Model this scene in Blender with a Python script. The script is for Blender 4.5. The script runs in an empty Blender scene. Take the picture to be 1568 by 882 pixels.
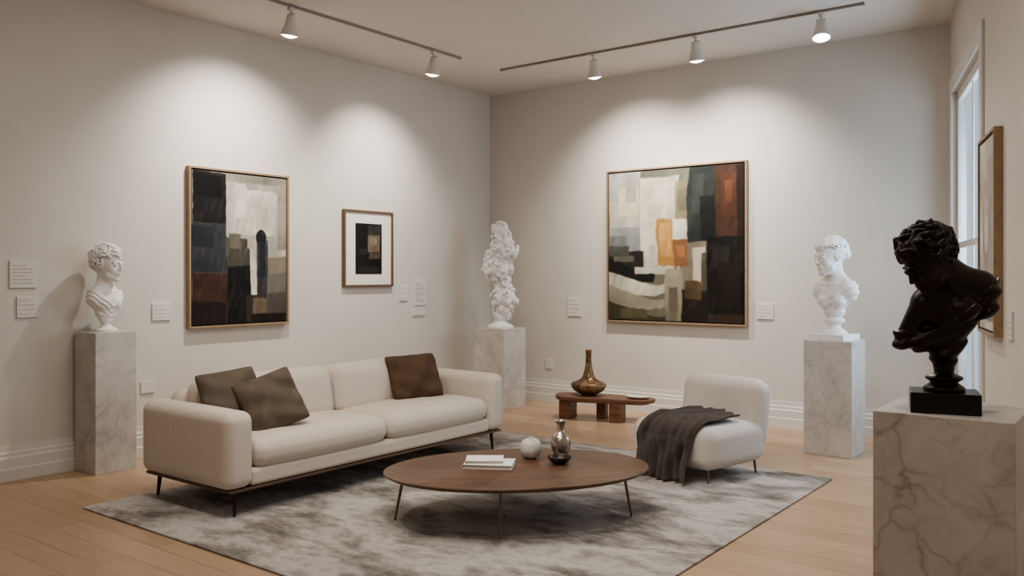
import bpy, bmesh, math, random
import numpy as np
from mathutils import Vector, Matrix, Euler
random.seed(3); np.random.seed(3)
scene=bpy.context.scene
COL=scene.collection
def S(r,g,b,a=1.0):
    f=lambda c:(c/255/12.92) if c/255<=0.04045 else ((c/255+0.055)/1.055)**2.4
    return (f(r),f(g),f(b),a)
# ------------------------------------------------------------ materials
def newmat(name):
    m=bpy.data.materials.new(name); m.use_nodes=True
    nt=m.node_tree; b=nt.nodes['Principled BSDF']
    return m,nt,b
def N(nt,t,**kw):
    n=nt.nodes.new(t)
    for k,v in kw.items(): setattr(n,k,v)
    return n
def coords(nt,scale=(1,1,1),rot=(0,0,0),kind='Object'):
    tc=N(nt,'ShaderNodeTexCoord'); mp=N(nt,'ShaderNodeMapping')
    mp.inputs['Scale'].default_value=scale; mp.inputs['Rotation'].default_value=rot
    nt.links.new(tc.outputs[kind],mp.inputs['Vector']); return mp.outputs[0]
def noise(nt,vec,scale,detail=4,rough=.5,dist=0):
    n=N(nt,'ShaderNodeTexNoise'); n.inputs['Scale'].default_value=scale
    n.inputs['Detail'].default_value=detail; n.inputs['Roughness'].default_value=rough
    n.inputs['Distortion'].default_value=dist
    nt.links.new(vec,n.inputs['Vector']); return n.outputs['Fac']
def ramp(nt,fac,stops):
    r=N(nt,'ShaderNodeValToRGB'); e=r.color_ramp.elements
    while len(e)<len(stops): e.new(.5)
    for el,(p,c) in zip(e,stops): el.position=p; el.color=c
    nt.links.new(fac,r.inputs[0]); return r.outputs[0]
def bump(nt,b,h,strength=.2,dist=.01):
    n=N(nt,'ShaderNodeBump'); n.inputs['Strength'].default_value=strength; n.inputs['Distance'].default_value=dist
    nt.links.new(h,n.inputs['Height']); nt.links.new(n.outputs[0],b.inputs['Normal'])
def simple(name,col,rough=.5,metal=0,var=.06,scale=8,bs=0,bscale=200,spec=None):
    m,nt,b=newmat(name); v=coords(nt)
    f=noise(nt,v,scale,5)
    c0=tuple(max(0,c*(1-var)) for c in col[:3])+(1,); c1=tuple(min(1,c*(1+var)) for c in col[:3])+(1,)
    nt.links.new(ramp(nt,f,[(.3,c0),(.7,c1)]),b.inputs['Base Color'])
    b.inputs['Roughness'].default_value=rough; b.inputs['Metallic'].default_value=metal
    if spec is not None: b.inputs['Specular IOR Level'].default_value=spec
    if bs: bump(nt,b,noise(nt,v,bscale,3),bs,.003)
    return m
M_wall=simple('wall_paint',S(210,205,197),.85,var=.03,scale=1.6,bs=.10,bscale=60)
M_ceil=simple('ceiling_paint',S(214,208,201),.9,var=.01,scale=1)
M_trim=simple('trim_paint',S(216,212,206),.5,var=.01)
M_fabric=simple('cream_upholstery',S(214,203,190),.95,var=.03,scale=40,bs=.35,bscale=500,spec=.15)
M_fabric2=simple('pale_boucle',S(208,201,194),.95,var=.03,scale=60,bs=.4,bscale=350,spec=.15)
M_pil1=simple('taupe_velvet',S(106,95,83),.85,var=.10,scale=10,bs=.3,bscale=400,spec=.2)
M_pil2=simple('brown_velvet',S(94,74,59),.85,var=.12,scale=10,bs=.3,bscale=400,spec=.2)
M_throw=simple('dark_wool',S(92,85,80),.95,var=.1,scale=25,bs=.6,bscale=260,spec=.1)
M_plaster=simple('white_plaster',S(238,236,233),.55,var=.015,scale=12)
M_bronze=simple('black_bronze',S(54,47,42),.36,metal=.7,var=.3,scale=8)
M_bronze_base=simple('black_stone',S(22,21,21),.35,var=.2)
M_legmetal=simple('bronze_metal',S(72,60,50),.35,metal=.8)
M_tablemetal=simple('bronze_rod',S(130,114,100),.3,metal=.85)
M_track=simple('track_metal',S(150,142,133),.5,metal=.1)
M_can=simple('lamp_housing',S(214,208,201),.4,metal=.15)
M_paper=simple('label_card',S(218,213,206),.7,var=.01)
M_ink=simple('label_ink',S(184,179,172),.8)
M_black=simple('shadow_gap_black',S(24,20,18),.7)
M_oakframe=simple('oak_frame',S(154,130,102),.5,var=.12,scale=20)
M_brownframe=simple('walnut_frame',S(104,80,60),.5,var=.12,scale=20)
M_mat=simple('mat_board',S(226,221,213),.8,var=.01)
M_silver=simple('mercury_glass',S(178,170,160),.2,metal=.8,var=.25,scale=30)
M_bowl=simple('dark_bowl',S(70,58,50),.35,metal=.4,var=.2)
M_book=simple('book_cover',S(232,229,224),.5,var=.01)
M_pages=simple('book_pages',S(204,197,188),.8,var=.05,scale=60)
def emis(name,col,s):
    m,nt,b=newmat(name); b.inputs['Base Color'].default_value=col
    b.inputs['Emission Color'].default_value=col; b.inputs['Emission Strength'].default_value=s; return m
M_lens=emis('lamp_lens',(1,.94,.87,1),25)
def wood(name,dark,light,scale=(1,12,12),rough=.4,rot=(0,0,0)):
    m,nt,b=newmat(name); v=coords(nt,scale,rot)
    f=noise(nt,v,3.0,8,.6,.6)
    nt.links.new(ramp(nt,f,[(.3,dark),(.7,light)]),b.inputs['Base Color'])
    b.inputs['Roughness'].default_value=rough; bump(nt,b,f,.06,.004); return m
M_walnut=wood('walnut_top',S(74,54,41),S(116,87,67),(1,10,10),.36)
M_rail=wood('walnut_rail',S(84,64,50),S(112,88,70),(10,1,10),.45)
M_low=wood('reddish_wood',S(92,62,46),S(130,94,72),(1,9,9),.4)
def marble(name,base,vein,s=3.0,seed=0,amt=1.0):
    m,nt,b=newmat(name); v=coords(nt,(1,1,1),(.4+seed,.7,.3))
    nz=N(nt,'ShaderNodeTexNoise'); nz.inputs['Scale'].default_value=s*1.2; nz.inputs['Detail'].default_value=6; nt.links.new(v,nz.inputs['Vector'])
    sub=N(nt,'ShaderNodeVectorMath',operation='SUBTRACT'); sub.inputs[1].default_value=(.5,.5,.5); nt.links.new(nz.outputs['Color'],sub.inputs[0])
    sc=N(nt,'ShaderNodeVectorMath',operation='SCALE'); sc.inputs['Scale'].default_value=.75/s*1.6; nt.links.new(sub.outputs[0],sc.inputs[0])
    ad=N(nt,'ShaderNodeVectorMath',operation='ADD'); nt.links.new(v,ad.inputs[0]); nt.links.new(sc.outputs[0],ad.inputs[1])
    def net(scale,w):
        vo=N(nt,'ShaderNodeTexVoronoi',feature='DISTANCE_TO_EDGE'); vo.inputs['Scale'].default_value=scale; nt.links.new(ad.outputs[0],vo.inputs['Vector'])
        return ramp(nt,vo.outputs['Distance'],[(0,(1,1,1,1)),(w*.25,(.4,.4,.4,1)),(w,(0,0,0,1))])
    a=net(s*1.6,.10); c=net(s*3.6,.07)
    m1=N(nt,'ShaderNodeMath',operation='MULTIPLY'); nt.links.new(a,m1.inputs[0])
    nt.links.new(ramp(nt,noise(nt,v,s*1.3,3),[(.33,(.1,.1,.1,1)),(.65,(1,1,1,1))]),m1.inputs[1])
    m2=N(nt,'ShaderNodeMath',operation='MULTIPLY'); nt.links.new(c,m2.inputs[0])
    nt.links.new(ramp(nt,noise(nt,v,s*1.9,3),[(.40,(0,0,0,1)),(.7,(.7,.7,.7,1))]),m2.inputs[1])
    mxx=N(nt,'ShaderNodeMath',operation='MAXIMUM'); nt.links.new(m1.outputs[0],mxx.inputs[0]); nt.links.new(m2.outputs[0],mxx.inputs[1])
    mu=N(nt,'ShaderNodeMath',operation='MULTIPLY',use_clamp=True); mu.inputs[1].default_value=amt; nt.links.new(mxx.outputs[0],mu.inputs[0])
    cl=ramp(nt,noise(nt,ad.outputs[0],s*1.2,5),[(.35,base),(.72,tuple(q*.78 for q in base[:3])+(1,))])
    mx=N(nt,'ShaderNodeMixRGB'); nt.links.new(mu.outputs[0],mx.inputs[0]); nt.links.new(cl,mx.inputs[1]); mx.inputs[2].default_value=vein
    nt.links.new(mx.outputs[0],b.inputs['Base Color']); b.inputs['Roughness'].default_value=.32; return m
M_marble=marble('white_marble',S(208,203,197),S(156,149,142),3.2,0,.65)
M_marble2=marble('veined_marble',S(202,195,187),S(134,124,115),3.6,1.3,.75)
# floor planks
def floor_mat():
    m,nt,b=newmat('oak_floor'); v=coords(nt,(1,1,1),(0,0,0))
    br=N(nt,'ShaderNodeTexBrick'); br.offset=.37; br.inputs['Scale'].default_value=1
    br.inputs['Brick Width'].default_value=2.2; br.inputs['Row Height'].default_value=.17
    br.inputs['Mortar Size'].default_value=.0028; br.inputs['Mortar Smooth'].default_value=.2
    br.inputs['Color1'].default_value=S(192,163,134); br.inputs['Color2'].default_value=S(168,139,111)
    br.inputs['Mortar'].default_value=S(112,87,65)
    nt.links.new(v,br.inputs['Vector'])
    g=noise(nt,coords(nt,(1,14,1)),2.2,7,.6,.5)
    gc=ramp(nt,g,[(.3,S(156,129,102)),(.7,S(198,171,143))])
    mx=N(nt,'ShaderNodeMixRGB'); mx.inputs[0].default_value=.4
    nt.links.new(br.outputs['Color'],mx.inputs[1]); nt.links.new(gc,mx.inputs[2])
    nt.links.new(mx.outputs[0],b.inputs['Base Color']); b.inputs['Roughness'].default_value=.36
    bump(nt,b,g,.04,.003); return m
M_floor=floor_mat()
def rug_mat():
    m,nt,b=newmat('mottled_rug'); 
    f=noise(nt,coords(nt,(1,1.7,1),(0,0,.5)),1.6,9,.68,.3)
    c=ramp(nt,f,[(.36,S(112,106,100)),(.46,S(158,151,144)),(.55,S(198,192,185)),(.68,S(150,142,135))])
    f2=noise(nt,coords(nt,(3,30,1)),4,4)
    c2=ramp(nt,f2,[(.3,(.72,.72,.72,1)),(.7,(1,1,1,1))])
    mx=N(nt,'ShaderNodeMixRGB',blend_type='MULTIPLY'); mx.inputs[0].default_value=.6
    nt.links.new(c,mx.inputs[1]); nt.links.new(c2,mx.inputs[2])
    nt.links.new(mx.outputs[0],b.inputs['Base Color']); b.inputs['Roughness'].default_value=.9
    b.inputs['Specular IOR Level'].default_value=.2
    bump(nt,b,noise(nt,coords(nt),160,3),.6,.006); return m
M_rug=rug_mat()
def brassvase():
    m,nt,b=newmat('amber_glaze'); f=noise(nt,coords(nt,(1,1,1)),7,6,.6,1.0)
    nt.links.new(ramp(nt,f,[(.35,S(64,46,32)),(.5,S(116,90,62)),(.62,S(152,128,96)),(.75,S(84,62,44))]),b.inputs['Base Color'])
    b.inputs['Roughness'].default_value=.25; b.inputs['Metallic'].default_value=.3; return m
M_amber=brassvase()
M_ceramic=marble('speckled_ceramic',S(214,209,203),S(140,126,114),14,.5,.6)

# ------------------------------------------------------------ mesh helpers
def empty(name,loc=(0,0,0),rz=0):
    e=bpy.data.objects.new(name,None); e.location=loc; e.rotation_euler=(0,0,rz); COL.objects.link(e); e.empty_display_size=.1; return e
def mk(name,verts,faces,mat,parent=None,smooth=True,loc=(0,0,0),rot=None,angle=None):
    me=bpy.data.meshes.new(name); me.from_pydata([tuple(v) for v in verts],[],[tuple(f) for f in faces]); me.validate()
    bm=bmesh.new(); bm.from_mesh(me); bmesh.ops.remove_doubles(bm,verts=bm.verts,dist=1e-5); bmesh.ops.recalc_face_normals(bm,faces=bm.faces); bm.to_mesh(me); bm.free()
    if smooth:
        me.shade_smooth()
        if angle: 
            me.set_sharp_from_angle(angle=math.radians(angle))
    me.materials.append(mat)
    o=bpy.data.objects.new(name,me); COL.objects.link(o); o.location=loc
    if rot is not None:
        if isinstance(rot,Matrix): o.rotation_euler=rot.to_euler()
        else: o.rotation_euler=rot
    if parent: o.parent=parent
    return o
def boxdata(c,s):
    x,y,z=c; a,b,d=s[0]/2,s[1]/2,s[2]/2
    v=[(x+i*a,y+j*b,z+k*d) for i in(-1,1) for j in(-1,1) for k in(-1,1)]
    f=[(0,1,3,2),(4,6,7,5),(0,4,5,1),(2,3,7,6),(0,2,6,4),(1,5,7,3)]
    return v,f
def boxes(name,lst,mat,parent=None,bevel=0,loc=(0,0,0),rot=None):
    V=[];F=[]
    for c,s in lst:
        v,f=boxdata(c,s); n=len(V); V+=v; F+=[tuple(i+n for i in q) for q in f]
    me=bpy.data.meshes.new(name); me.from_pydata(V,[],F)
    bm=bmesh.new(); bm.from_mesh(me); bmesh.ops.recalc_face_normals(bm,faces=bm.faces)
    if bevel: bmesh.ops.bevel(bm,geom=list(bm.edges),offset=bevel,segments=2,affect='EDGES',profile=.6)
    bm.to_mesh(me); bm.free(); me.materials.append(mat)
    o=bpy.data.objects.new(name,me); COL.objects.link(o); o.location=loc
    if rot is not None: o.rotation_euler=rot
    if parent: o.parent=parent
    return o
def rbox(name,c,s,r,mat,parent=None,puff=(0,0,0),nm=14,rot=None,wr=0,seed=0):
    """soft rounded box with optional puffed faces & wrinkles"""
    h=[s[0]/2,s[1]/2,s[2]/2]; r=min(r,min(h)*.98)
    def cl(a):
        k=6; t=[math.tan(math.radians(45*i/k)) for i in range(k+1)]
        out=[a-r+r*q for q in t]; inner=np.linspace(-(a-r),a-r,nm+1)[1:-1]
        return [-q for q in reversed(out)]+list(inner)+out
    L=[cl(a) for a in h]
    V=[];F=[]
    for ax in range(3):
        u,v=(ax+1)%3,(ax+2)%3
        for sg in(-1,1):
            base=len(V); nu,nv=len(L[u]),len(L[v])
            for a in L[u]:
                for b in L[v]:
                    p=[0,0,0]; p[ax]=sg*h[ax]; p[u]=a; p[v]=b
                    V.append(p)
            for i in range(nu-1):
                for j in range(nv-1):
                    q=(base+i*nv+j,base+(i+1)*nv+j,base+(i+1)*nv+j+1,base+i*nv+j+1); F.append(q)
    P=np.array(V,float); H=np.array(h)
    inner=np.clip(P,-(H-r),H-r); d=P-inner; ln=np.linalg.norm(d,axis=1,keepdims=True); ln[ln==0]=1
    Q=inner+d/ln*r
    U=Q/H
    for ax in range(3):
        o=[k for k in range(3) if k!=ax]
        w=np.clip(1-U[:,o[0]]**2,0,1)*np.clip(1-U[:,o[1]]**2,0,1)
        Q[:,ax]+=puff[ax]*np.sqrt(w)*np.clip(U[:,ax],-1,1)
    if wr:
        Q[:,2]+=wr*np.sin(Q[:,0]*23+seed+3*np.sin(Q[:,1]*7))*np.sin(Q[:,1]*17+seed*2)*np.clip(U[:,2],0,1)
    return mk(name,Q,F,mat,parent,True,loc=c,rot=rot)
def lathe(name,prof,mat,parent=None,loc=(0,0,0),seg=40,angle=50,sx=1,sy=1):
    V=[];F=[]
    n=len(prof)
    for r,z in prof:
        for k in range(seg):
            a=2*math.pi*k/seg; V.append((r*math.cos(a)*sx,r*math.sin(a)*sy,z))
    for i in range(n-1):
        for k in range(seg):
            k2=(k+1)%seg; F.append((i*seg+k,i*seg+k2,(i+1)*seg+k2,(i+1)*seg+k))
    if prof[0][0]>1e-4: F.append(tuple(reversed(range(seg))))
    if prof[-1][0]>1e-4: F.append(tuple((n-1)*seg+k for k in range(seg)))
    return mk(name,V,F,mat,parent,True,loc,angle=angle)
def smoothprof(pts,n=6):
    out=[]
    P=[pts[0]]+list(pts)+[pts[-1]]
    for i in range(1,len(P)-2):
        for k in range(n):
            t=k/n; p0,p1,p2,p3=P[i-1],P[i],P[i+1],P[i+2]
            out.append(tuple(.5*((2*p1[j])+(-p0[j]+p2[j])*t+(2*p0[j]-5*p1[j]+4*p2[j]-p3[j])*t*t+(-p0[j]+3*p1[j]-3*p2[j]+p3[j])*t**3) for j in(0,1)))
    out.append(pts[-1]); return [(max(0,a),b) for a,b in out]
def rod(name,a,b,ra,rb,mat,parent=None,seg=14):
    a=Vector(a);b=Vector(b);d=(b-a).normalized(); u=d.orthogonal().normalized(); w=d.cross(u)
    V=[]
    for p,r in((a,ra),(b,rb)):
        for k in range(seg):
            t=2*math.pi*k/seg; V.append(p+u*math.cos(t)*r+w*math.sin(t)*r)
    F=[(k,(k+1)%seg,seg+(k+1)%seg,seg+k) for k in range(seg)]+[tuple(range(seg)),tuple(range(seg,2*seg))]
    return mk(name,V,F,mat,parent,True,angle=40)

# ------------------------------------------------------------ room shell
H=3.715; XL=-6.68; YB=8.32; CX=-1.49; YR=-3.0
WD=(.2717,-.962); RA=math.atan2(-.962,.2717); TL=(YB-YR)/.962+.2
boxes('floor',[((-2.4,2.8,-.1),(10.4,13.0,.2))],M_floor)
boxes('ceiling',[((-2.4,2.8,H+.1),(10.4,13.0,.2))],M_ceil)
boxes('wall_left',[((XL-.1,2.66,H/2),(.2,11.7,H))],M_wall)
boxes('wall_back',[(((XL+CX)/2,YB+.1,H/2),(CX-XL+.0,.2,H))],M_wall)
boxes('wall_rear',[((-2.4,YR-.1,H/2),(9.0,.2,H))],M_wall)
W0,W1,WZ0,WZ1=.24,1.92,.45,3.05
def tb(t0,t1,y0,y1,z0,z1): return (((t0+t1)/2,(y0+y1)/2,(z0+z1)/2),(t1-t0,y1-y0,z1-z0))
boxes('wall_right',[tb(0,W0,0,.10,0,H),tb(W1,TL,0,.10,0,H),tb(W0,W1,0,.10,0,WZ0),tb(W0,W1,0,.10,WZ1,H)],M_wall,loc=(CX,YB,0),rot=(0,0,RA))
prof=[(0,0),(.034,0),(.034,.085),(.028,.092),(.028,.165),(.02,.175),(.02,.2),(.012,.21),(.010,.25),(0,.25)]
def baseboard(name,a,b,n):
    V=[];F=[]
    for p in(a,b):
        for d,z in prof: V.append((p[0]+n[0]*d,p[1]+n[1]*d,z))
    k=len(prof)
    F=[(i,(i+1)%k,k+(i+1)%k,k+i) for i in range(k)]+[tuple(range(k)),tuple(range(k,2*k))]
    mk(name,V,F,M_trim,None,False)
baseboard('baseboard_left',(XL,YR),(XL,YB),(1,0))
baseboard('baseboard_back',(XL,YB),(CX,YB),(0,-1))
baseboard('baseboard_right',(CX,YB),(CX+WD[0]*(TL-.3),YB+WD[1]*(TL-.3)),(-.962,-.2717))
win=empty('window_1',(CX,YB,0),RA)
boxes('architrave',[tb(W0-.12,W0,-.02,0,WZ0-.1,WZ1+.13),tb(W1,W1+.12,-.02,0,WZ0-.1,WZ1+.13),tb(W0,W1,-.02,0,WZ1,WZ1+.13),tb(W0-.13,W1+.13,-.03,0,WZ0-.12,WZ0)],M_trim,win,.005)
fr=[tb(W0,W0+.05,.03,.07,WZ0,WZ1),tb(W1-.05,W1,.03,.07,WZ0,WZ1),tb(W0,W1,.03,.07,WZ0,WZ0+.08),tb(W0,W1,.03,.07,WZ1-.08,WZ1),
    tb(W0,W1,.038,.062,1.72,1.77),tb((W0+W1)/2-.015,(W0+W1)/2+.015,.042,.058,WZ0,WZ1)]
boxes('sash_frame',fr,M_trim,win,.004)
m,nt,b=newmat('window_glass'); b.inputs['Base Color'].default_value=(.9,.95,1,1); b.inputs['Roughness'].default_value=.02; b.inputs['Alpha'].default_value=.12
boxes('glass_pane',[tb(W0+.04,W1-.04,.048,.052,WZ0+.05,WZ1-.05)],m,win)

# ------------------------------------------------------------ SDF sculpting
class Field:
    def __init__(s,lo,hi,h):
        s.lo=np.array(lo,float); s.h=h
        n=np.ceil((np.array(hi)-s.lo)/h).astype(int)+1
        s.ax=[(s.lo[i]+h*np.arange(n[i])).astype(np.float32) for i in range(3)]
        s.D=np.full(n,50.,np.float32); s.setT()
    def setT(s,R=None,t=(0,0,0),sc=1.):
        s.R=np.eye(3) if R is None else np.array(R)[:3,:3]; s.t=np.array(t,float); s.sc=sc
    def _ap(s,fn,c,rad,k,op='u'):
        cw=s.R@(np.array(c,float)*s.sc)+s.t; rr=(rad+k*1.2)*s.sc+2.5*s.h; k=k*s.sc
        sl=[]
        for i in range(3):
            a=int(max(0,math.floor((cw[i]-rr-s.lo[i])/s.h))); b=int(min(len(s.ax[i]),math.ceil((cw[i]+rr-s.lo[i])/s.h)+1))
            if a>=b: return
            sl.append(slice(a,b))
        X=s.ax[0][sl[0]][:,None,None]-s.t[0]; Y=s.ax[1][sl[1]][None,:,None]-s.t[1]; Z=s.ax[2][sl[2]][None,None,:]-s.t[2]
        R=s.R/s.sc
        x=X*R[0,0]+Y*R[1,0]+Z*R[2,0]; y=X*R[0,1]+Y*R[1,1]+Z*R[2,1]; z=X*R[0,2]+Y*R[1,2]+Z*R[2,2]
        q=fn(x,y,z)*s.sc; D=s.D[tuple(sl)]
        if op=='u':
            hh=np.clip(.5+.5*(D-q)/k,0,1); s.D[tuple(sl)]=D*(1-hh)+q*hh-k*hh*(1-hh)
        else:
            hh=np.clip(.5-.5*(D+q)/k,0,1); s.D[tuple(sl)]=D*(1-hh)+(-q)*hh+k*hh*(1-hh)
    def ell(s,c,r,k=.5,op='u',rot=None):
        r=np.array(r if hasattr(r,'__len__') else (r,r,r),float)
        Rm=None if rot is None else np.array(Euler([math.radians(a) for a in rot]).to_matrix())
        def fn(x,y,z):
            x=x-c[0];y=y-c[1];z=z-c[2]
            if Rm is not None: x,y,z=(x*Rm[0,0]+y*Rm[1,0]+z*Rm[2,0],x*Rm[0,1]+y*Rm[1,1]+z*Rm[2,1],x*Rm[0,2]+y*Rm[1,2]+z*Rm[2,2])
            a=(x/r[0])**2+(y/r[1])**2+(z/r[2])**2; b=(x/r[0]**2)**2+(y/r[1]**2)**2+(z/r[2]**2)**2
            k0=np.sqrt(a); return k0*(k0-1)/np.sqrt(b+1e-9)
        s._ap(fn,c,float(r.max()),k,op)
    def cap(s,a,b,ra,rb,k=.5,op='u'):
        a=np.array(a,float);b=np.array(b,float);ba=b-a;L=float(ba@ba)+1e-9
        def fn(x,y,z):
            px,py,pz=x-a[0],y-a[1],z-a[2]
            h=np.clip((px*ba[0]+py*ba[1]+pz*ba[2])/L,0,1)
            return np.sqrt((px-ba[0]*h)**2+(py-ba[1]*h)**2+(pz-ba[2]*h)**2)-(ra+(rb-ra)*h)
        s._ap(fn,(a+b)/2,math.sqrt(L)/2+max(ra,rb),k,op)
    def poly(s,pts,ra,rb,k=.4,op='u'):
        n=len(pts)-1
        for i in range(n): s.cap(pts[i],pts[i+1],ra+(rb-ra)*i/n,ra+(rb-ra)*(i+1)/n,k,op)
    def tor(s,c,n,R,r,k=.3,op='u'):
        n=np.array(n,float);n/=np.linalg.norm(n)
        def fn(x,y,z):
            px,py,pz=x-c[0],y-c[1],z-c[2]; d=px*n[0]+py*n[1]+pz*n[2]
            w=np.sqrt(np.maximum(px*px+py*py+pz*pz-d*d,0)); return np.sqrt((w-R)**2+d*d)-r
        s._ap(fn,c,R+r,k,op)
    def cloth(s,edge,phase,thick=.45,amp=.55,zmin=-1e3):
        """drapery: thickens & pleats the body below an edge line"""
        X=s.ax[0][:,None,None]; Y=s.ax[1][None,:,None]; Z=s.ax[2][None,None,:]
        g=edge(X,Y,Z); m=np.clip(-g/.8,0,1); m=m*m*(3-2*m); m=m*np.clip((Z-zmin)/2,0,1)
        roll=np.exp(-((g+.9)/.8)**2)*.5
        s.D=(s.D-(m*(thick+amp*(np.abs(np.sin(phase(X,Y,Z,g)))**1.5*1.6-.6)+roll))).astype(np.float32)
    def mesh(s):
        F=s.D; S_=F<0; nx,ny,nz=F.shape
        cnt=np.zeros((nx-1,ny-1,nz-1),np.int8)
        for i in(0,1):
            for j in(0,1):
                for k in(0,1): cnt+=S_[i:nx-1+i,j:ny-1+j,k:nz-1+k]
        act=(cnt>0)&(cnt<8); I=np.argwhere(act); idx=-np.ones(act.shape,np.int64); idx[act]=np.arange(len(I))
        pos=np.zeros((len(I),3)); c=np.zeros(len(I))
        for ax in range(3):
            o=[q for q in range(3) if q!=ax]
            for a in(0,1):
                for b in(0,1):
                    off=np.zeros(3,int); off[o[0]]=a; off[o[1]]=b; A=I+off; B=A.copy(); B[:,ax]+=1
                    fa=F[A[:,0],A[:,1],A[:,2]].astype(float); fb=F[B[:,0],B[:,1],B[:,2]].astype(float)
                    mk_=(fa<0)!=(fb<0); t=np.where(mk_,fa/np.where(mk_,fa-fb,1),0)
                    p=A.astype(float); p[:,ax]+=t; pos+=p*mk_[:,None]; c+=mk_
        pos/=c[:,None]; pos=s.lo+pos*s.h
        Q=[]
        for ax in range(3):
            u,v=(ax+1)%3,(ax+2)%3
            sa=[slice(None)]*3; sb=[slice(None)]*3; sa[ax]=slice(0,-1); sb[ax]=slice(1,None)
            ch=S_[tuple(sa)]!=S_[tuple(sb)]; E=np.argwhere(ch)
            sh=F.shape; E=E[(E[:,u]>0)&(E[:,v]>0)&(E[:,u]<sh[u]-1)&(E[:,v]<sh[v]-1)]
            inside=S_[E[:,0],E[:,1],E[:,2]]
            def g(du,dv):
                e=E.copy(); e[:,u]+=du; e[:,v]+=dv; return idx[e[:,0],e[:,1],e[:,2]]
            q=np.stack([g(-1,-1),g(0,-1),g(0,0),g(-1,0)],1); q[~inside]=q[~inside][:,::-1]; Q.append(q)
        return pos,np.concatenate(Q)
def sdfobj(name,F,mat,parent,scale=.01,loc=(0,0,0),it=2):
    P,Q=F.mesh(); me=bpy.data.meshes.new(name)
    me.vertices.add(len(P)); me.vertices.foreach_set('co',(P*scale).astype(np.float32).ravel())
    me.loops.add(len(Q)*4); me.loops.foreach_set('vertex_index',Q.astype(np.int32).ravel())
    me.polygons.add(len(Q)); me.polygons.foreach_set('loop_start',np.arange(0,len(Q)*4,4,dtype=np.int32))
    me.update(calc_edges=True); me.validate(); me.shade_smooth(); me.materials.append(mat)
    o=bpy.data.objects.new(name,me); COL.objects.link(o); o.parent=parent; o.location=loc
    md=o.modifiers.new('sm','SMOOTH'); md.factor=.5; md.iterations=it
    return o
def eul(yaw=0,pitch=0,roll=0):
    return Matrix.Rotation(math.radians(yaw),3,'Z')@Matrix.Rotation(math.radians(pitch),3,'X')@Matrix.Rotation(math.radians(roll),3,'Y')
def headpt(R,t,sc,p): return np.array(R)@(np.array(p,float)*sc)+np.array(t,float)
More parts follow.
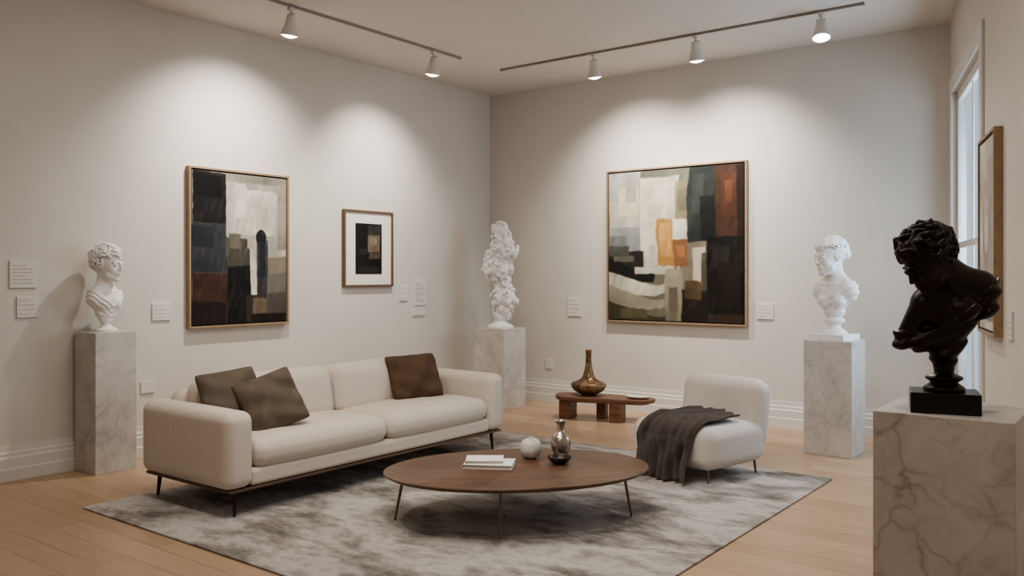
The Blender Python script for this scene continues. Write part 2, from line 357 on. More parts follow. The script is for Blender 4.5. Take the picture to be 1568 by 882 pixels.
def head(F,R,t,sc,hair,rs):
    F.setT(R,t,sc)
    F.ell((0,1.6,15.2),(7.0,8.8,8.0),1)
    F.ell((0,-1.6,10.4),(5.6,7.0,8.6),2)
    F.ell((0,-2.4,5.4),(4.6,5.2,4.0),2)
    F.ell((0,-7.0,2.8),(1.7,1.6,1.6),1.6)
    for q in(-1,1):
        F.ell((q*3.2,-5.6,8.8),(2.0,2.0,2.0),1.8)
        F.cap((q*4.6,-3.5,5.2),(q*1.5,-6.2,2.8),1.3,1.2,1.8)
        F.cap((q*.9,-8.55,13.6),(q*4.4,-7.0,13.6),.5,.45,1.0)
        F.ell((q*2.8,-9.2,12.1),(1.5,1.5,1.15),1.0,'s')
        F.ell((q*2.8,-7.35,12.0),(1.45,1.1,.95),.2)
        F.poly([(q*1.4,-8.15,12.2),(q*2.8,-8.55,12.8),(q*4.2,-7.6,12.3)],.22,.22,.25)
        F.poly([(q*1.5,-8.1,11.7),(q*2.8,-8.3,11.2),(q*4.1,-7.5,11.6)],.15,.15,.25)
        F.ell((q*.9,-9.4,8.9),(.6,.8,.6),.4)
        F.ell((q*6.7,.4,11.3),(.8,1.7,2.7),.4,rot=(10,0,0)); F.ell((q*7.4,.0,11.5),(.6,.9,1.7),.3,'s')
    F.cap((0,-8.4,13.6),(0,-10.3,9.5),.60,.70,.8); F.ell((0,-10.2,9.25),(.75,.8,.7),.4)
    F.ell((0,-8.0,6.2),(2.2,1.1,1.7),1.2)
    F.cap((-1.4,-8.5,6.6),(-.3,-9.0,6.85),.24,.34,.3); F.cap((1.4,-8.5,6.6),(.3,-9.0,6.85),.24,.34,.3)
    F.cap((-.9,-8.6,5.85),(.9,-8.6,5.85),.34,.34,.3); F.ell((0,-8.8,5.8),(.8,.45,.42),.3)
    F.cap((-1.6,-9.15,6.25),(1.6,-9.15,6.25),.12,.12,.2,'s')
    hc=np.array((0,2.0,15.4)); hr=np.array((7.6,9.2,8.4))
    def U(d): return hc+d*hr
    def curl(p,nn,R0,ra,rb,sg,ph=0,k=.2,n=9):
        nn=nn/np.linalg.norm(nn); u=np.cross(nn,(.31,.2,1)); u/=np.linalg.norm(u); w=np.cross(nn,u); pts=[]
        for j in range(n):
            th=ph+sg*j*.74; rr=R0*(1-j/(n+1.5)); pts.append(p+(u*math.cos(th)+w*math.sin(th))*rr+nn*(j*.11))
        F.poly(pts,ra,rb,k)
    if hair=='curly' or hair=='wavy':
        F.ell((0,3.2,16.2),(8.0,8.8,8.3),.6)
        F.ell((0,-3.2,19.2),(5.6,4.2,3.8),.8)
        n=150 if hair=='curly' else 95
        for i in range(n):
            z=1-2*(i+.5)/n; a=i*2.39996; d=np.array((math.sqrt(1-z*z)*math.cos(a),math.sqrt(1-z*z)*math.sin(a),z)); p=U(d)
            front=(p[2]>17.0 and p[1]<=-1.2); back=(p[1]>-1.2 and p[2]>(12.5 if p[1]<2.5 else 6.0))
            if not(front or back): continue
            if hair=='curly':
                p=hc+d*hr*(1.03+rs.random()*.08)+rs.normal(0,.25,3); nn=d+rs.normal(0,.22,3)
                curl(p,nn,1.75+rs.random()*.5,.82,.5,1 if rs.random()<.5 else -1,rs.random()*6,.12)
            else:
                p=hc+d*hr*(1.01+rs.random()*.07)+rs.normal(0,.25,3); nn=d+rs.normal(0,.25,3); nn/=np.linalg.norm(nn)
                # long S-shaped locks sweeping back from the brow
                tv=np.array((.35*math.sin(i*1.7),1.0,-.35+.3*math.cos(i*2.3))); tv=tv-nn*(tv@nn); tv/=np.linalg.norm(tv)+1e-6; sv=np.cross(nn,tv); pts=[]
                for j in range(8):
                    w=j/7; pts.append(p+tv*(w-.5)*5.4+sv*1.1*math.sin(w*5.2+i)+nn*(.9*math.sin(w*math.pi)-.1))
                F.poly(pts,1.15,.55,.12)
    else:
        F.ell((0,3.2,15.6),(7.6,8.5,8.1),.6)
        for sd in(-1,1):
            for i in range(12):
                lx=.04+.92*i/11; f0=20+(i/11)**1.5*30; f1=196+lx*24; pts=[]
                for k in range(20):
                    w=k/19; ph=math.radians(f0+(f1-f0)*w); x=lx*(1-.2*w*w)+.035*math.sin(w*19+i*1.3); x=min(x,.97); c=math.sqrt(1-x*x)
                    d=np.array((sd*x,-math.cos(ph)*c,math.sin(ph)*c)); pts.append(U(d*(1.03+.03*math.sin(w*19+i*1.3+1.2))))
                F.poly(pts,.80,.62,.15)
            for i in range(8):
                lx=.08+.86*i/7; ph=math.radians(16+(i/7)**1.5*26); c=math.sqrt(1-lx*lx)
                d=np.array((sd*lx,-math.cos(ph)*c,math.sin(ph)*c)); curl(U(d*1.05),d,1.35,.62,.4,sd,i,.12,8)
        F.ell((0,11.2,12.4),(3.2,2.6,3.2),.6); F.tor((0,12.2,12.4),(0,1,-.2),1.9,.9,.2)
    F.setT()

def plinth(name,x0,y0,w,h,mat,d=None):
    d=d or w
    e=empty(name,(x0+w/2,y0+d/2,0))
    boxes('shaft',[((0,0,h/2),(w,d,h))],mat,e,.004)
    return e
plinth('marble_plinth',-6.645,3.19,.32,1.06,M_marble)
plinth('marble_plinth',-6.19,7.44,.41,.895,M_marble)
plinth('marble_plinth',-2.40,7.19,.39,.95,M_marble)
plinth('marble_plinth',-.765,2.975,.41,1.05,M_marble2)

rs=np.random.RandomState(5)
def bustL(e):
    F=Field((-20,-20,6),(20,17,76),.36)
    R=eul(8,4,0); t=(0,-1.6,37.4); sc=1.2
    F.ell((0,.5,24),(12.0,7.8,9.0),2); F.ell((0,0,15.5),(7.6,5.8,9),3)
    F.cap((-8.5,1,27.5),(8.5,1,27.5),4.8,4.8,3)
    for q in(-1,1):
        F.ell((q*10.4,1,25.5),(4.4,5.0,5.4),3); F.ell((q*4.8,-4.8,21.5),(4.3,3.2,4.0),2)
        F.cap((q*3.0,1.5,37),(q*9.0,1.5,30),3.2,3.0,3.5)
        F.cap((q*9,-2.6,30.6),(q*1.6,-5.0,30.2),.7,.5,1.4)
    F.cap((0,1.5,28),headpt(R,t,sc,(0,2.5,7)),6.0,5.2,3)
    F.cap((0,0,12),(0,0,7),4.4,3.6,2)
    F.cloth(lambda X,Y,Z:Z-(19.5+.95*np.sqrt(X*X+2)),lambda X,Y,Z,g:g*.85+.25*np.sin(X*.5),.4,.5,11)
    head(F,R,t,sc,'curly',rs)
    return sdfobj('figure',F,M_plaster,e)
def bustR(e):
    F=Field((-26,-21,15),(26,24,97),.42)
    R=eul(-26,6,-3); t=(-.5,-2.4,53.0); sc=1.42
    F.ell((0,.5,37),(14.4,9.0,11.5),2); F.ell((0,0,26),(8.4,6.6,11),3)
    F.cap((-10.5,1,42.5),(10.5,1,42.5),6.0,6.0,3)
    for q in(-1,1):
        F.ell((q*13.8,1,40.5),(5.8,6.0,7.2),3); F.ell((q*6,-6.2,32.5),(5.4,4.4,5.0),1.8)
        F.cap((q*3.5,1.5,54),(q*11.5,1.5,46),4.0,3.8,4.5); F.cap((q*12,-3,47),(q*2,-6.0,46),.9,.7,1.6)
    F.cap((0,1.5,44),headpt(R,t,sc,(0,2.5,7)),7.2,6.0,3)
    F.cap((0,0,24),(0,0,17),5.5,4.2,2)
    F.cloth(lambda X,Y,Z:Z-(32+(X+13)*.55+.010*(X-2)**2),lambda X,Y,Z,g:(g*.55+.006*X*X+.3*np.sin(X*.35)),.4,.6,19)
    head(F,R,t,sc,'locks',rs)
    return sdfobj('figure',F,M_plaster,e)
def bustB(e):
    F=Field((-24,-22,12),(24,19,70),.27)
    R=eul(-50,34,-4); t=(-.2,-6.0,40.6); sc=.90
    F.ell((.6,0,33),(9.0,6.6,10.0),2,rot=(0,-14,0)); F.ell((0,0,24.5),(6.0,5.0,7.0),3)
    F.ell((10.6,1.5,40.0),(5.4,5.6,5.2),3); F.cap((11.4,1.0,39),(12.2,.6,34.0),4.2,3.2,1.5)
    F.ell((-5.0,-3.0,36.5),(4.8,4.8,4.6),2.5); F.cap((-6.4,-4,35),(-11.8,-3.5,24.5),3.8,2.7,1.5); F.ell((-12.6,-3.5,22.5),(2.5,2.5,2.5),1)
    F.ell((-5,-1.5,24),(7.5,4.6,4.0),1.5,rot=(0,-14,0))
    F.ell((-1.5,-4.8,32.5),(4.8,3.2,4.2),1.2); F.ell((5.6,-4.2,34.0),(4.6,3.2,4.2),1.2)
    nk=headpt(R,t,sc,(0,3.5,8)); 
    F.cap((5.0,1.6,39),nk,5.2,4.6,3); F.cap((10.2,1.6,42.0),nk+np.array((1.5,.5,-2)),3.8,3.4,3.5); F.cap((-3,-1,39.0),nk,2.8,3.4,3)
    F.cap((3.0,-5.8,39.5),nk+np.array((.5,-2.5,-1)),.9,.8,1.0)
    F.cap((9,-3.0,42.6),(3.6,-5.2,40.2),.7,.55,1.0)
    F.cap((0,0,20),(0,0,13),4.2,3.0,2)
    F.cloth(lambda X,Y,Z:Z-(24.5+(X+12)*.60+.025*(X-1)**2-2.2),lambda X,Y,Z,g:(g*.70+.35*np.sin(X*.4)+.01*X*X),.3,.55,15)
    head(F,R,t,sc,'wavy',rs)
    return sdfobj('figure',F,M_bronze,e,it=1)
e=empty('plaster_bust',(-6.485,3.35,1.0605),math.radians(106)); bustL(e)
lathe('socle',smoothprof([(.085,0),(.085,.018),(.075,.024),(.052,.034),(.036,.05),(.034,.065),(.048,.085),(.044,.10)]),M_plaster,e)
e=empty('plaster_bust',(-2.205,7.385,.9505),math.radians(-10)); bustR(e)
lathe('socle',smoothprof([(.10,.05),(.10,.065),(.085,.08),(.055,.10),(.050,.125),(.082,.15),(.085,.17),(.06,.185),(.05,.2)]),M_plaster,e)
boxes('base_block',[((0,0,.025),(.30,.30,.05))],M_plaster,e,.004)
e=empty('bronze_bust',(-.575,3.105,1.0505),math.radians(14)); bustB(e)
lathe('socle',smoothprof([(.062,.066),(.062,.078),(.05,.088),(.042,.096),(.056,.106),(.054,.114),(.030,.126),(.027,.145),(.038,.165)]),M_bronze,e)
boxes('base_block',[((0,0,.033),(.205,.165,.066))],M_bronze_base,e,.003)
# --- abstract totem
rs=np.random.RandomState(12)
e=empty('abstract_plaster_sculpture',(-5.985,7.645,.8955),math.radians(20))
F=Field((-30,-28,3),(30,28,124),.7)
lumps=[((0,0,10),7.5,7),((3,0,20),10,10),((5,0,33),15,12),((4,0,48),8,9),((-3,0,66),17,12),((4,0,88),16,12),((-6,0,78),12,10),((1,0,103),9.5,8),((-1,0,112),7,5.5)]
for c,r,hz in lumps: F.ell(c,(r*.85,r*.75,hz),3)
for c,r,hz in lumps:
    n=int(r*1.2)
    for i in range(n):
        z_=1-2*(i+.5)/n; a_=i*2.4+c[2]; d=np.array((math.sqrt(1-z_*z_)*math.cos(a_),math.sqrt(1-z_*z_)*math.sin(a_),z_))+rs.normal(0,.12,3); d/=np.linalg.norm(d); p=np.array(c)+d*np.array((r*.92,r*.82,hz))
        if p[2]<11 or p[2]>116: continue
        u=np.cross(d,(.2,.3,1)); u/=np.linalg.norm(u); w_=np.cross(d,u); sg=1 if rs.random()<.5 else -1; ph=rs.random()*6; R0=3.6+rs.random()*2.2; pts=[]
        if rs.random()<.65:
            for j in range(8):
                th=ph+sg*j*.75; rr=R0*(1-j/10); pts.append(p+(u*math.cos(th)+w_*math.sin(th))*rr+d*(j*.35))
            F.poly(pts,2.2,1.5,.4)
        else: F.ell(p,(3.8,3.4,4.6),.6)
F.cap((0,0,12),(0,0,10),6,5,2)
sdfobj('body',F,M_plaster,e)
lathe('foot',[(.15,0),(.15,.022),(.125,.03),(.12,.042),(.085,.052),(.07,.08)],M_plaster,e)

# ------------------------------------------------------------ rug
rug=empty('rug',(-3.71,4.535,0))
rbox('pile',(0,0,.006),(3.58,3.69,.012),.005,M_rug,rug,nm=4)
RZ=.0135
# ------------------------------------------------------------ sofa
sofa=empty('sofa',(-4.965,4.415,RZ))
for nme,y in(('arm_1',-1.262),('arm_2',1.262)):
    rbox(nme,(0,y,.405),(.98,.205,.47),.065,M_fabric,sofa,puff=(.01,.004,.006))
rbox('seat_base',(.0,0,.225),(.95,2.36,.11),.03,M_fabric,sofa)
rbox('back_frame',(-.385,0,.45),(.19,2.36,.50),.08,M_fabric,sofa)
for i,y in enumerate((-.578,.578)):
    rbox(f'seat_cushion_{i+1}',(.175,y,.362),(.625,1.15,.165),.07,M_fabric,sofa,puff=(.02,.0,.035),wr=.004,seed=i*2)
    rbox(f'back_cushion_{i+1}',(-.20,y,.575),(.22,1.15,.40),.09,M_fabric,sofa,puff=(.045,0,.015),rot=(0,math.radians(-9),0))
rbox('wood_rail',(0,0,.160),(.95,2.66,.018),.005,M_rail,sofa,nm=3)
for i,(x,y) in enumerate(((.43,-1.27),(-.43,-1.27),(.43,1.27),(-.43,1.27))):
    rod(f'leg_{i+1}',(x,y,0),(x*.98,y*.99,.152),.009,.016,M_legmetal,sofa)
def pillow(name,w,h,t,mat,center,normal,roll,parent=None,seed=0):
    n=36; V=[];F_=[]
    for sgn in(1,-1):
        b=len(V)
        for i in range(n+1):
            for j in range(n+1):
                u=-1+2*i/n; v=-1+2*j/n
                k=max(0,(1-abs(u)**2.6)*(1-abs(v)**2.6))**.5
                cr=1-.05*(abs(u)*abs(v))**6
                x=u*w/2*(1-.045*(1-v*v)*abs(u))*cr; y=v*h/2*(1-.045*(1-u*u)*abs(v))*cr
                z=sgn*t/2*k
                z+=(.012*math.sin(u*4+seed+2.2*v)*math.sin(v*6+seed)+.006*math.sin(9*u-5*v+seed)+.008*math.sin(11*(u*v)+seed))*min(1,k*1.6)*(1 if sgn>0 else .5)
                V.append((x,y,z))
        for i in range(n):
            for j in range(n):
                q=(b+i*(n+1)+j,b+(i+1)*(n+1)+j,b+(i+1)*(n+1)+j+1,b+i*(n+1)+j+1); F_.append(q if sgn>0 else q[::-1])
    z=Vector(normal).normalized(); up=Vector((0,0,1)); y=(up-z*up.dot(z)).normalized(); x=y.cross(z)
    Mx=Matrix((x,y,z)).transposed()@Matrix.Rotation(math.radians(roll),3,'Z')
    return mk(name,V,F_,mat,parent,True,loc=center,rot=Mx)
pillow('throw_pillow',.42,.42,.17,M_pil1,(-4.96,3.42,.665),(.85,-.20,.42),6,seed=1)
pillow('throw_pillow',.42,.40,.17,M_pil1,(-4.76,3.585,.645),(.80,-.35,.42),18,seed=4)
pillow('throw_pillow',.49,.40,.17,M_pil2,(-4.945,5.16,.650),(.86,-.22,.42),1,seed=7)

# ------------------------------------------------------------ lounge chair + throw
ch=empty('slipper_chair',(-2.80,6.03,RZ),math.radians(-14))
rbox('seat',(0,-.02,.245),(.74,.68,.30),.085,M_fabric2,ch,puff=(.02,.02,.015))
rbox('backrest',(0,.30,.44),(.74,.20,.50),.098,M_fabric2,ch,puff=(.012,.01,.01),rot=(math.radians(-7),0,0))
for i,(x,y) in enumerate(((.31,-.29),(-.31,-.29),(.31,.27),(-.31,.27))):
    rod(f'leg_{i+1}',(x,y,0),(x*.97,y*.97,.11),.007,.011,M_tablemetal,ch)
def throw():
    e=empty('throw_blanket',(-2.80,6.03,RZ),math.radians(-14))
    path=[]
    zt=.422; yf=-.385
    for s in np.linspace(.10,-.27,22): path.append((s,zt+.008))
    for a in np.linspace(0,90,9)[1:]: path.append((-.27-(.115)*math.sin(math.radians(a)),zt-.105+.105*math.cos(math.radians(a))))
    for s in np.linspace(.30,.015,20): path.append((yf-.012-(.30-s)*.10,s))
    n=len(path); mw=90; V=[];F_=[]
    for i,(y,z) in enumerate(path):
        s=i/(n-1)
        for j in range(mw+1):
            w=j/mw
            wid=.44+.08*s; cx=.12-.11*min(1,s*1.7)
            x=cx+(w-.5)*wid+.018*math.sin(s*7+w*5)
            f=.5+.5*math.sin(w*38+2.6*math.sin(s*3.4)+s*3); f2=.5+.5*math.sin(w*15+s*5+1.2*math.sin(s*9))
            amp=(.034+.024*s)*(.6*f**1.5+.5*f2)
            if s<.42: yy=y+ .045*math.sin(w*5)*(1-s/.42)+.012*math.sin(w*40)*(1-s/.42); zz=z+amp
            else:
                q=min(1,(s-.42)/.15); yy=y-amp*q*1.3; zz=z+amp*(1-q)
                if s>.93: zz=zz+.012*math.sin(w*9)
            V.append((x,yy,max(.008,zz)))
    for i in range(n-1):
        for j in range(mw): F_.append((i*(mw+1)+j,i*(mw+1)+j+1,(i+1)*(mw+1)+j+1,(i+1)*(mw+1)+j))
    o=mk('cloth',V,F_,M_throw,e); md=o.modifiers.new('s','SOLIDIFY'); md.thickness=.012; md.offset=0
    o.modifiers.new('ss','SUBSURF').levels=1
throw()

# ------------------------------------------------------------ coffee table
TA=math.radians(48)
ct=empty('coffee_table',(-3.15,4.20,RZ),TA); TZ=.305
pr=[(.0,-.034),(.90,-.034),(.965,-.026),(.993,-.014),(1,-.007),(.998,-.002),(.992,0),(0,0)]
lathe('top',[(r,z+TZ-.0) for r,z in pr],M_walnut,ct,seg=96,sx=.82,sy=.545,angle=30)
def w2l(x,y):
    dx,dy=x+3.15,y-4.20; return (dx*math.cos(TA)+dy*math.sin(TA),-dx*math.sin(TA)+dy*math.cos(TA))
for i,(x,y) in enumerate(((-3.70,3.69),(-2.96,3.775),(-2.60,4.63),(-3.35,4.80))):
    a=w2l(x,y); b=(a[0]*.93,a[1]*.9); rod(f'leg_{i+1}',(a[0],a[1],0),(b[0],b[1],TZ-.034),.007,.010,M_tablemetal,ct)
boxes('under_frame',[((0,0,TZ-.05),(1.0,.05,.03)),((0,0,TZ-.05),(.05,.6,.03))],M_rail,ct,.003)
TT=TZ+RZ+.0003
bk=empty('book_stack',(-3.31,4.12,TT),math.radians(30))
boxes('book_1_cover',[((0,0,.0015),(.30,.21,.003)),((0,0,.0235),(.30,.21,.003)),((-.149,0,.0125),(.003,.21,.02))],M_book,bk)
boxes('book_1_pages',[((.0,0,.0125),(.285,.195,.019))],M_pages,bk)
boxes('book_2_cover',[((-.03,.01,.0265),(.23,.17,.003)),((-.03,.01,.0435),(.23,.17,.003)),((-.144,.01,.035),(.003,.17,.016))],M_book,bk,loc=(0,0,0),rot=(0,0,.12))
boxes('book_2_pages',[((-.03,.01,.035),(.218,.158,.014))],M_pages,bk,rot=(0,0,.12))
o=empty('round_ceramic_vase',(-3.235,4.45,TT))
lathe('body',smoothprof([(.03,0),(.058,.022),(.070,.062),(.060,.104),(.030,.126),(.017,.129),(.017,.134),(.012,.132),(.010,.11)]),M_ceramic,o)
o=empty('silver_vase',(-3.085,4.57,TT))
lathe('body',smoothprof([(.036,0),(.038,.01),(.058,.055),(.064,.095),(.054,.135),(.026,.17),(.022,.19),(.030,.222),(.040,.238),(.035,.238),(.018,.20),(.016,.18)]),M_silver,o)
o=empty('small_bowl',(-3.0,4.43,TT))
lathe('body',smoothprof([(.030,0),(.052,.012),(.070,.032),(.073,.044),(.068,.044),(.05,.02),(.0,.012)]),M_bowl,o)

# ------------------------------------------------------------ low side table
lt=empty('low_side_table',(-4.60,7.60,0),math.radians(12))
V=[];n=80; LZ=.24
def rad(a):
    c,s=math.cos(a),math.sin(a); k=(abs(c)**3+abs(s)**3)**(-1/3)
    return (c*k*.525*(1+.03*math.sin(3*a)), s*k*.19*(1+.14*math.sin(2*a+.5)+.06*math.cos(3*a)))
rings=[(.93,LZ-.05),(.985,LZ-.04),(1,LZ-.022),(1,LZ-.006),(.985,LZ)]
for sc,z in rings:
    for k in range(n):
        x,y=rad(2*math.pi*k/n); V.append((x*sc,y*sc,z))
F_=[(i*n+k,i*n+(k+1)%n,(i+1)*n+(k+1)%n,(i+1)*n+k) for i in range(len(rings)-1) for k in range(n)]+[tuple(range(n)),tuple((len(rings)-1)*n+k for k in range(n))]
mk('top',V,F_,M_low,lt,True,angle=35)
boxes('legs',[((-.38,-.03,.095),(.13,.20,.19)),((.17,-.06,.095),(.13,.17,.19)),((-.04,.08,.095),(.10,.10,.19))],M_low,lt,.012)
o=empty('amber_long_neck_vase',(-4.78,7.60,LZ+.0003))
lathe('body',smoothprof([(.075,0),(.085,.008),(.155,.045),(.190,.09),(.182,.125),(.12,.150),(.075,.18),(.050,.24),(.036,.32),(.030,.41),(.036,.465),(.030,.465),(.022,.42)]),M_amber,o,sx=1,sy=.85)
o=empty('paper_dish',(-4.24,7.68,LZ+.0003),.3)
lathe('dish',smoothprof([(.06,0),(.10,.006),(.125,.02),(.12,.022),(.09,.010),(0,.007)]),M_ceramic,o,sy=.6)

# ------------------------------------------------------------ paintings
def vn(u,v,f,seed):
    r=np.random.RandomState(seed); G=r.rand(64,64); x=u*f; y=v*f
    xi=np.floor(x).astype(int); yi=np.floor(y).astype(int); fx=x-xi; fy=y-yi; fx=fx*fx*(3-2*fx); fy=fy*fy*(3-2*fy)
    g=lambda a,b:G[a%64,b%64]
    return (g(xi,yi)*(1-fx)+g(xi+1,yi)*fx)*(1-fy)+(g(xi,yi+1)*(1-fx)+g(xi+1,yi+1)*fx)*fy
def canvas(name,w,h,rects,bg,parent,y,seed,nx=240,ny=280,soft=.005,sat=.78,gain=.90):
    u,v=np.meshgrid(np.linspace(0,1,nx+1),np.linspace(0,1,ny+1),indexing='ij')
    du=(vn(u,v,5,seed)-.5)*.020+(vn(u,v,30,seed+1)-.5)*.008; dv=(vn(u,v,5,seed+2)-.5)*.018+(vn(u,v,30,seed+3)-.5)*.008
    U=u+du; Vv=v+dv
    C=np.zeros(u.shape+(3,)); C[:]=bg
    k=5
    for r in rects:
        x0,x1,y0,y1,c=r[:5]; kind=r[5] if len(r)>5 else 'r'
        if kind=='r': d=np.minimum(np.minimum(U-x0,x1-U),np.minimum(Vv-y0,y1-Vv))
        elif kind=='c': d=np.minimum(np.minimum(U-x0,x1-U),np.minimum(Vv-(y0+.06*np.sin(U*6-.6)),(y1+.07*np.sin(U*5+.3))-Vv))
        else: d=(1-np.sqrt(((U-(x0+x1)/2)/((x1-x0)/2))**2+((Vv-(y0+y1)/2)/((y1-y0)/2))**2))*min(x1-x0,y1-y0)/2
        m_=np.clip(.5+d/soft*.5,0,1)[...,None]
        dry=np.clip(vn(u+.3*v,v*.4,34,seed+k)*2.2-.1,0,1)[...,None]; m_=m_*(.86+.14*dry)
        br=1+((vn(u+v*.35,v*.25-u*.1,26,seed+k+9)-.5)*.13+(vn(u*.3,v-u*.2,22,seed+k+5)-.5)*.10+(vn(u,v,4,seed+k+3)-.5)*.28)[...,None]
        C=C*(1-m_)+np.array(c)*br*m_; k+=1
    C=np.clip(C,3,255)/255; C=np.where(C<=.04045,C/12.92,((C+.055)/1.055)**2.4)*gain
    lum=C.mean(-1,keepdims=True); C=lum+(C-lum)*sat
    V=np.stack([(u-.5)*w,np.full(u.shape,y),(.5-v)*h],-1).reshape(-1,3)
    idx=np.arange((nx+1)*(ny+1)).reshape(nx+1,ny+1)
    Q=np.stack([idx[:-1,:-1],idx[:-1,1:],idx[1:,1:],idx[1:,:-1]],-1).reshape(-1,4)
    me=bpy.data.meshes.new(name); me.from_pydata(V.tolist(),[],Q.tolist())
    at=me.color_attributes.new('paint','FLOAT_COLOR','POINT'); cc=np.ones((len(V),4),np.float32); cc[:,:3]=C.reshape(-1,3); at.data.foreach_set('color',cc.ravel())
    m,nt,b=newmat(name+'_oil'); a=N(nt,'ShaderNodeVertexColor'); a.layer_name='paint'; nt.links.new(a.outputs[0],b.inputs['Base Color'])
    b.inputs['Roughness'].default_value=.6; b.inputs['Specular IOR Level'].default_value=.2; bump(nt,b,noise(nt,coords(nt,(1,1,2)),40,5),.15,.004)
    me.materials.append(m); o=bpy.data.objects.new(name,me); COL.objects.link(o); o.parent=parent; return o
def painting(name,loc,rz,w,h,rects,bg,seed,frame=.018,depth=.055,fm=M_oakframe,gap=.012,mat=None):
    # local: wall plane at y=0, front towards -y
    e=empty(name,loc,rz); f=frame
    boxes('frame',[((-w/2+f/2,-depth/2,0),(f,depth,h)),((w/2-f/2,-depth/2,0),(f,depth,h)),((0,-depth/2,h/2-f/2),(w-2*f,depth,f)),((0,-depth/2,-h/2+f/2),(w-2*f,depth,f))],fm,e,.002)
    boxes('backing',[((0,-depth*.3,0),(w-2*f,depth*.5,h-2*f))],M_black if mat is None else M_mat,e)
    iw,ih=w-2*f-2*gap,h-2*f-2*gap
    if mat:
        iw,ih=w*mat[0],h*mat[1]
        c=canvas('print',iw,ih,rects,bg,e,-depth*.55-.004,seed,110,130)
    else: c=canvas('canvas',iw,ih,rects,bg,e,-depth*.8,seed)
    return e
P1=[(0,.35,0,.34,(34,32,31)),(.02,.3,.02,.16,(24,23,23)),(0,.35,.34,.67,(54,57,61)),(.0,.22,.36,.5,(46,49,53)),(0,.35,.67,1.02,(74,46,36)),(0,.34,.86,1.02,(46,34,31)),
 (.35,1.02,0,.08,(140,136,120)),(.35,1.0,.05,.56,(184,177,161)),(.42,.94,.10,.4,(194,188,173)),(.44,.56,.06,.3,(206,200,185)),(.6,.9,.12,.22,(202,196,180)),(.66,.8,.22,.36,(210,204,190)),(.90,1.02,.04,.5,(162,155,141)),
 (.35,.62,.43,.64,(78,76,64)),(.38,.5,.4,.5,(98,94,80)),(.35,.61,.62,1.02,(32,30,29)),(.6,.72,.42,.82,(212,204,187)),(.57,.64,.42,.5,(192,182,162)),
 (.67,.79,.43,.86,(66,67,70)),(.665,.775,.36,.47,(38,38,40),'e'),(.69,.76,.44,.7,(48,49,53)),(.79,1.02,.55,.66,(128,117,98)),(.79,1.02,.66,.8,(106,101,93)),
 (.55,.78,.82,1.02,(72,57,44)),(.62,.98,.84,.96,(106,90,71)),(.78,1.02,.8,1.02,(90,83,75)),(.6,1.02,.95,1.02,(40,34,31))]
P3=[(0,.3,0,.3,(160,160,150)),(.0,.28,.20,.42,(180,173,154)),(.08,.24,.1,.3,(188,177,148)),(.14,.22,.02,.2,(176,172,158)),(0,.27,.38,.55,(140,142,137)),(.0,.14,.44,.54,(126,130,128)),(.25,.62,-.02,.09,(114,114,97)),
 (.25,.54,.05,.66,(208,198,172)),(.30,.46,.10,.32,(220,211,188)),(.27,.38,.34,.62,(198,187,160)),(.31,.36,.5,.66,(214,205,182)),(.52,.63,.09,.36,(138,127,92)),(.54,.62,.14,.28,(112,106,80)),
 (.38,.53,.33,.66,(170,124,48)),(.40,.49,.36,.58,(186,138,56)),(.5,.62,.46,.64,(134,88,44)),(.52,.58,.5,.58,(150,98,46)),(.5,.62,.33,.46,(196,186,164)),
 (.61,.81,-.02,.5,(46,52,49)),(.64,.72,.05,.3,(58,64,60)),(.7,.8,.2,.5,(34,38,37)),(.8,1.02,-.02,.47,(74,48,34)),(.84,.96,.06,.34,(92,56,36)),(.87,.92,.10,.24,(120,72,40)),(.95,1.02,0,.47,(54,39,30)),
 (.60,.75,.48,.82,(130,120,98)),(.64,.73,.52,.76,(184,173,148)),(.70,.75,.56,.8,(78,74,60)),(.74,1.02,.46,1.02,(31,28,25)),(.78,.9,.52,.66,(48,43,38)),(.82,.98,.62,.9,(40,33,27)),(.55,.8,.80,1.02,(42,34,28)),(.58,.70,.74,.86,(90,70,46)),(.76,1.0,.95,1.02,(62,48,35)),
 (0,.5,.64,1.02,(104,100,80)),(0,.27,.53,.64,(48,48,42)),(0,.16,.50,.56,(74,75,67)),(0,.36,.61,.68,(32,30,28),'c'),(.04,.2,.56,.6,(100,97,82)),(.0,.56,.70,.77,(184,178,158),'c'),(.2,.5,.64,.69,(202,194,172)),(0,.46,.80,.86,(136,132,110),'c'),(0,.46,.91,1.04,(72,68,46),'c'),(.1,.3,.93,.99,(88,83,56)),(.44,.56,.66,1.02,(142,134,110)),(.47,.53,.78,1.0,(102,95,76))]
P2=[(0,1,0,1,(38,35,34)),(.48,.96,.02,.3,(66,63,60)),(.46,.92,.22,.56,(114,99,80)),(.52,.8,.26,.42,(130,114,94)),(.5,.96,.56,.7,(84,71,58)),(0,.42,.05,.9,(31,30,30)),(.12,.4,.5,.62,(50,53,49)),(.45,1,.7,1,(28,26,25)),(.1,.9,.86,.97,(48,43,40))]
P4=[(0,1,0,1,(198,190,178)),(.2,.7,.2,.7,(168,158,144),'e'),(.3,.6,.3,.6,(206,199,188),'e'),(.1,.9,.7,.95,(152,143,130)),(.5,.9,.1,.4,(182,170,152))]
RL=math.radians(90)
painting('abstract_painting',(XL,4.675,1.732),RL,1.05,1.40,P1,(150,144,130),11)
painting('framed_print',(XL,6.257,1.768),RL,.70,.80,P2,(42,38,36),23,frame=.022,depth=.035,fm=M_brownframe,mat=(.53,.66))
painting('abstract_painting',(-4.15,YB,1.812),0,1.635,1.68,P3,(120,116,100),37)
tp=2.45
painting('abstract_painting',(CX+WD[0]*tp,YB+WD[1]*tp,1.745),RA,.66,1.225,P4,(200,190,175),51,depth=.05)
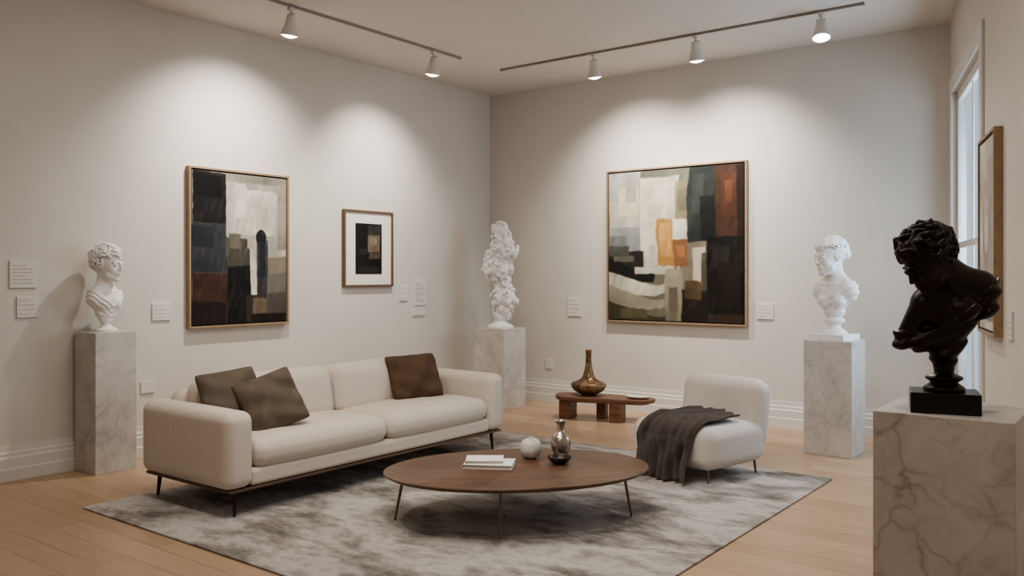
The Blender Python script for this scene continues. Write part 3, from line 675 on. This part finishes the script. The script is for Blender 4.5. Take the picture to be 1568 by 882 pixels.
# labels
def label(name,loc,rz,w,h,lines=4):
    e=empty(name,loc,rz)
    boxes('card',[((0,-.006,0),(w,.012,h))],M_paper,e,.0015)
    if lines:
        L=[]
        for i in range(lines):
            ww=w*(.75 if i%3 else .5); L.append(((-w*.42+ww/2,-.0125,h*(.32-.64*i/max(1,lines-1))),(ww,.001,h*.035)))
        boxes('text',L,M_ink,e)
def lab(y,z0,z1,w,lines=4,name='wall_label'): label(name,(XL,y,(z0+z1)/2),RL,w,z1-z0,lines)
lab(2.83,1.40,1.60,.19,6); lab(2.86,1.18,1.335,.15,4); lab(3.92,1.115,1.26,.165,4)
lab(6.79,1.21,1.38,.12,3); lab(7.05,1.15,1.45,.19,8); lab(7.03,1.035,1.125,.2,2)
lab(3.80,.52,.62,.12,0,'wall_switch')
label('wall_label',(-5.42,YB,1.125),0,.19,.22,4); label('wall_label',(-3.16,YB,1.13),0,.17,.155,4); label('wall_switch',(-5.78,YB,.44),0,.09,.11,0)
t_=3.05; label('wall_label',(CX+WD[0]*t_,YB+WD[1]*t_,1.22),RA,.14,.16,4)

# ------------------------------------------------------------ track lighting
def track(name,a,b):
    e=empty(name,((a[0]+b[0])/2,(a[1]+b[1])/2,H))
    dx,dy=abs(b[0]-a[0]),abs(b[1]-a[1])
    boxes('rail',[((0,0,-.010),(max(.022,dx),max(.022,dy),.020))],M_track,e,.003)
    boxes('end_caps',[((-dx/2,-dy/2,-.011),(.028,.028,.024)),((dx/2,dy/2,-.011),(.028,.028,.024))],M_track,e,.003)
track('lighting_track',(-5.71,4.2),(-5.71,6.62)); track('lighting_track',(-5.68,7.28),(-1.95,7.28)); track('lighting_track',(-4.7,2.5),(-.5,2.5))  # last track is added out of frame to carry the extra spots
def spot(x,y,aim,power,size,blend=1.0,tilt=.28,rad=.05):
    e=empty('track_spotlight',(x,y,H-.0205))
    boxes('adapter',[((0,0,-.014),(.045,.045,.028))],M_can,e,.004)
    d=(Vector(aim)-Vector((x,y,H-.25))).normalized()
    hd=(Vector((0,0,-1))*(1-tilt)+d*tilt).normalized()
    rod('stem',(0,0,-.026),(0,0,-.075),.011,.011,M_can,e)
    q=hd.to_track_quat('-Z','Y').to_matrix(); piv=Vector((0,0,-.085))
    boxes('yoke',[((-.034,0,-.078),(.006,.02,.05)),((.034,0,-.078),(.006,.02,.05)),((0,0,-.058),(.074,.02,.006))],M_can,e,.001)
    pr=[(.0,.028),(.018,.028),(.034,.022),(.040,.0),(.044,-.04),(.052,-.075),(.070,-.120),(.074,-.145),(.070,-.147),(.064,-.138),(0,-.134)]
    o=lathe('housing',pr,M_can,e,seg=36,angle=35); o.location=piv; o.rotation_euler=q.to_euler()
    l=lathe('lens',smoothprof([(.062,0),(.052,-.014),(.03,-.024),(.0,-.028)],4),M_lens,e,seg=28); l.location=piv+q@Vector((0,0,-.136)); l.rotation_euler=q.to_euler()
    ld=bpy.data.lights.new('spot_lamp','SPOT'); ld.energy=power; ld.color=(1,.935,.87); ld.spot_size=math.radians(size); ld.spot_blend=blend; ld.shadow_soft_size=rad
    lo=bpy.data.objects.new('spot_lamp',ld); COL.objects.link(lo); lo.parent=e; lo.location=piv+q@Vector((0,0,-.17)); lo.rotation_euler=d.to_track_quat('-Z','Y').to_euler()
spot(-5.71,4.50,(XL,4.55,2.15),235,112)
spot(-5.71,6.23,(XL,6.32,2.15),190,98)
spot(-4.52,7.28,(-4.5,YB,2.1),225,110)
spot(-3.42,7.28,(-3.5,YB,2.1),225,110)
spot(-2.285,7.28,(-1.6,5.6,.9),150,90,tilt=.5)
spot(-4.2,2.5,(-4.7,4.3,.4),95,80,rad=.10)  # from here down: unseen spots added to brighten seating and bust
spot(-2.7,2.5,(-3.1,4.8,.3),85,80,rad=.10)
spot(-1.6,2.5,(-2.4,5.6,.3),70,75,rad=.10)
spot(-.65,2.5,(-.55,3.15,1.4),45,60,rad=.06)  # added out of view to put highlights on the bronze
def area(name,loc,size,power,rot,col=(1,.95,.89)):
    ld=bpy.data.lights.new(name,'AREA'); ld.shape='RECTANGLE'; ld.size,ld.size_y=size; ld.energy=power; ld.color=col
    o=bpy.data.objects.new(name,ld); COL.objects.link(o); o.location=loc; o.rotation_euler=rot; return o
area('ceiling_fill',(-3.2,3.6,H-.03),(2.2,1.8),55,(0,0,0))  # added soft fill over the seating, no fixture there
area('ceiling_fill',(-1.5,-.8,H-.03),(2.5,2.0),36,(0,0,0))  # added fill behind the camera, unseen
# window daylight
w=bpy.data.worlds.new('sky'); scene.world=w; w.use_nodes=True
w.node_tree.nodes['Background'].inputs[0].default_value=(.50,.64,.78,1); w.node_tree.nodes['Background'].inputs[1].default_value=1.0
wa=area('window_daylight',(CX+WD[0]*1.0+.962*.6,YB+WD[1]*1.0+.2717*.6,1.9),(1.4,2.4),75,(0,0,0),(.62,.80,1))
wa.rotation_euler=Vector((-.962,-.2717,0)).to_track_quat('-Z','Z').to_euler()
scene.view_settings.view_transform='AgX'
scene.view_settings.look='AgX - Medium High Contrast'
# ------------------------------------------------------------ camera
cd=bpy.data.cameras.new('camera'); cd.lens=30.08; cd.sensor_width=36; cd.shift_y=-.0134; cd.clip_start=.05
co=bpy.data.objects.new('camera',cd); COL.objects.link(co); co.location=(0,0,1.5); co.rotation_euler=(math.radians(90),0,math.radians(37.28)); scene.camera=co
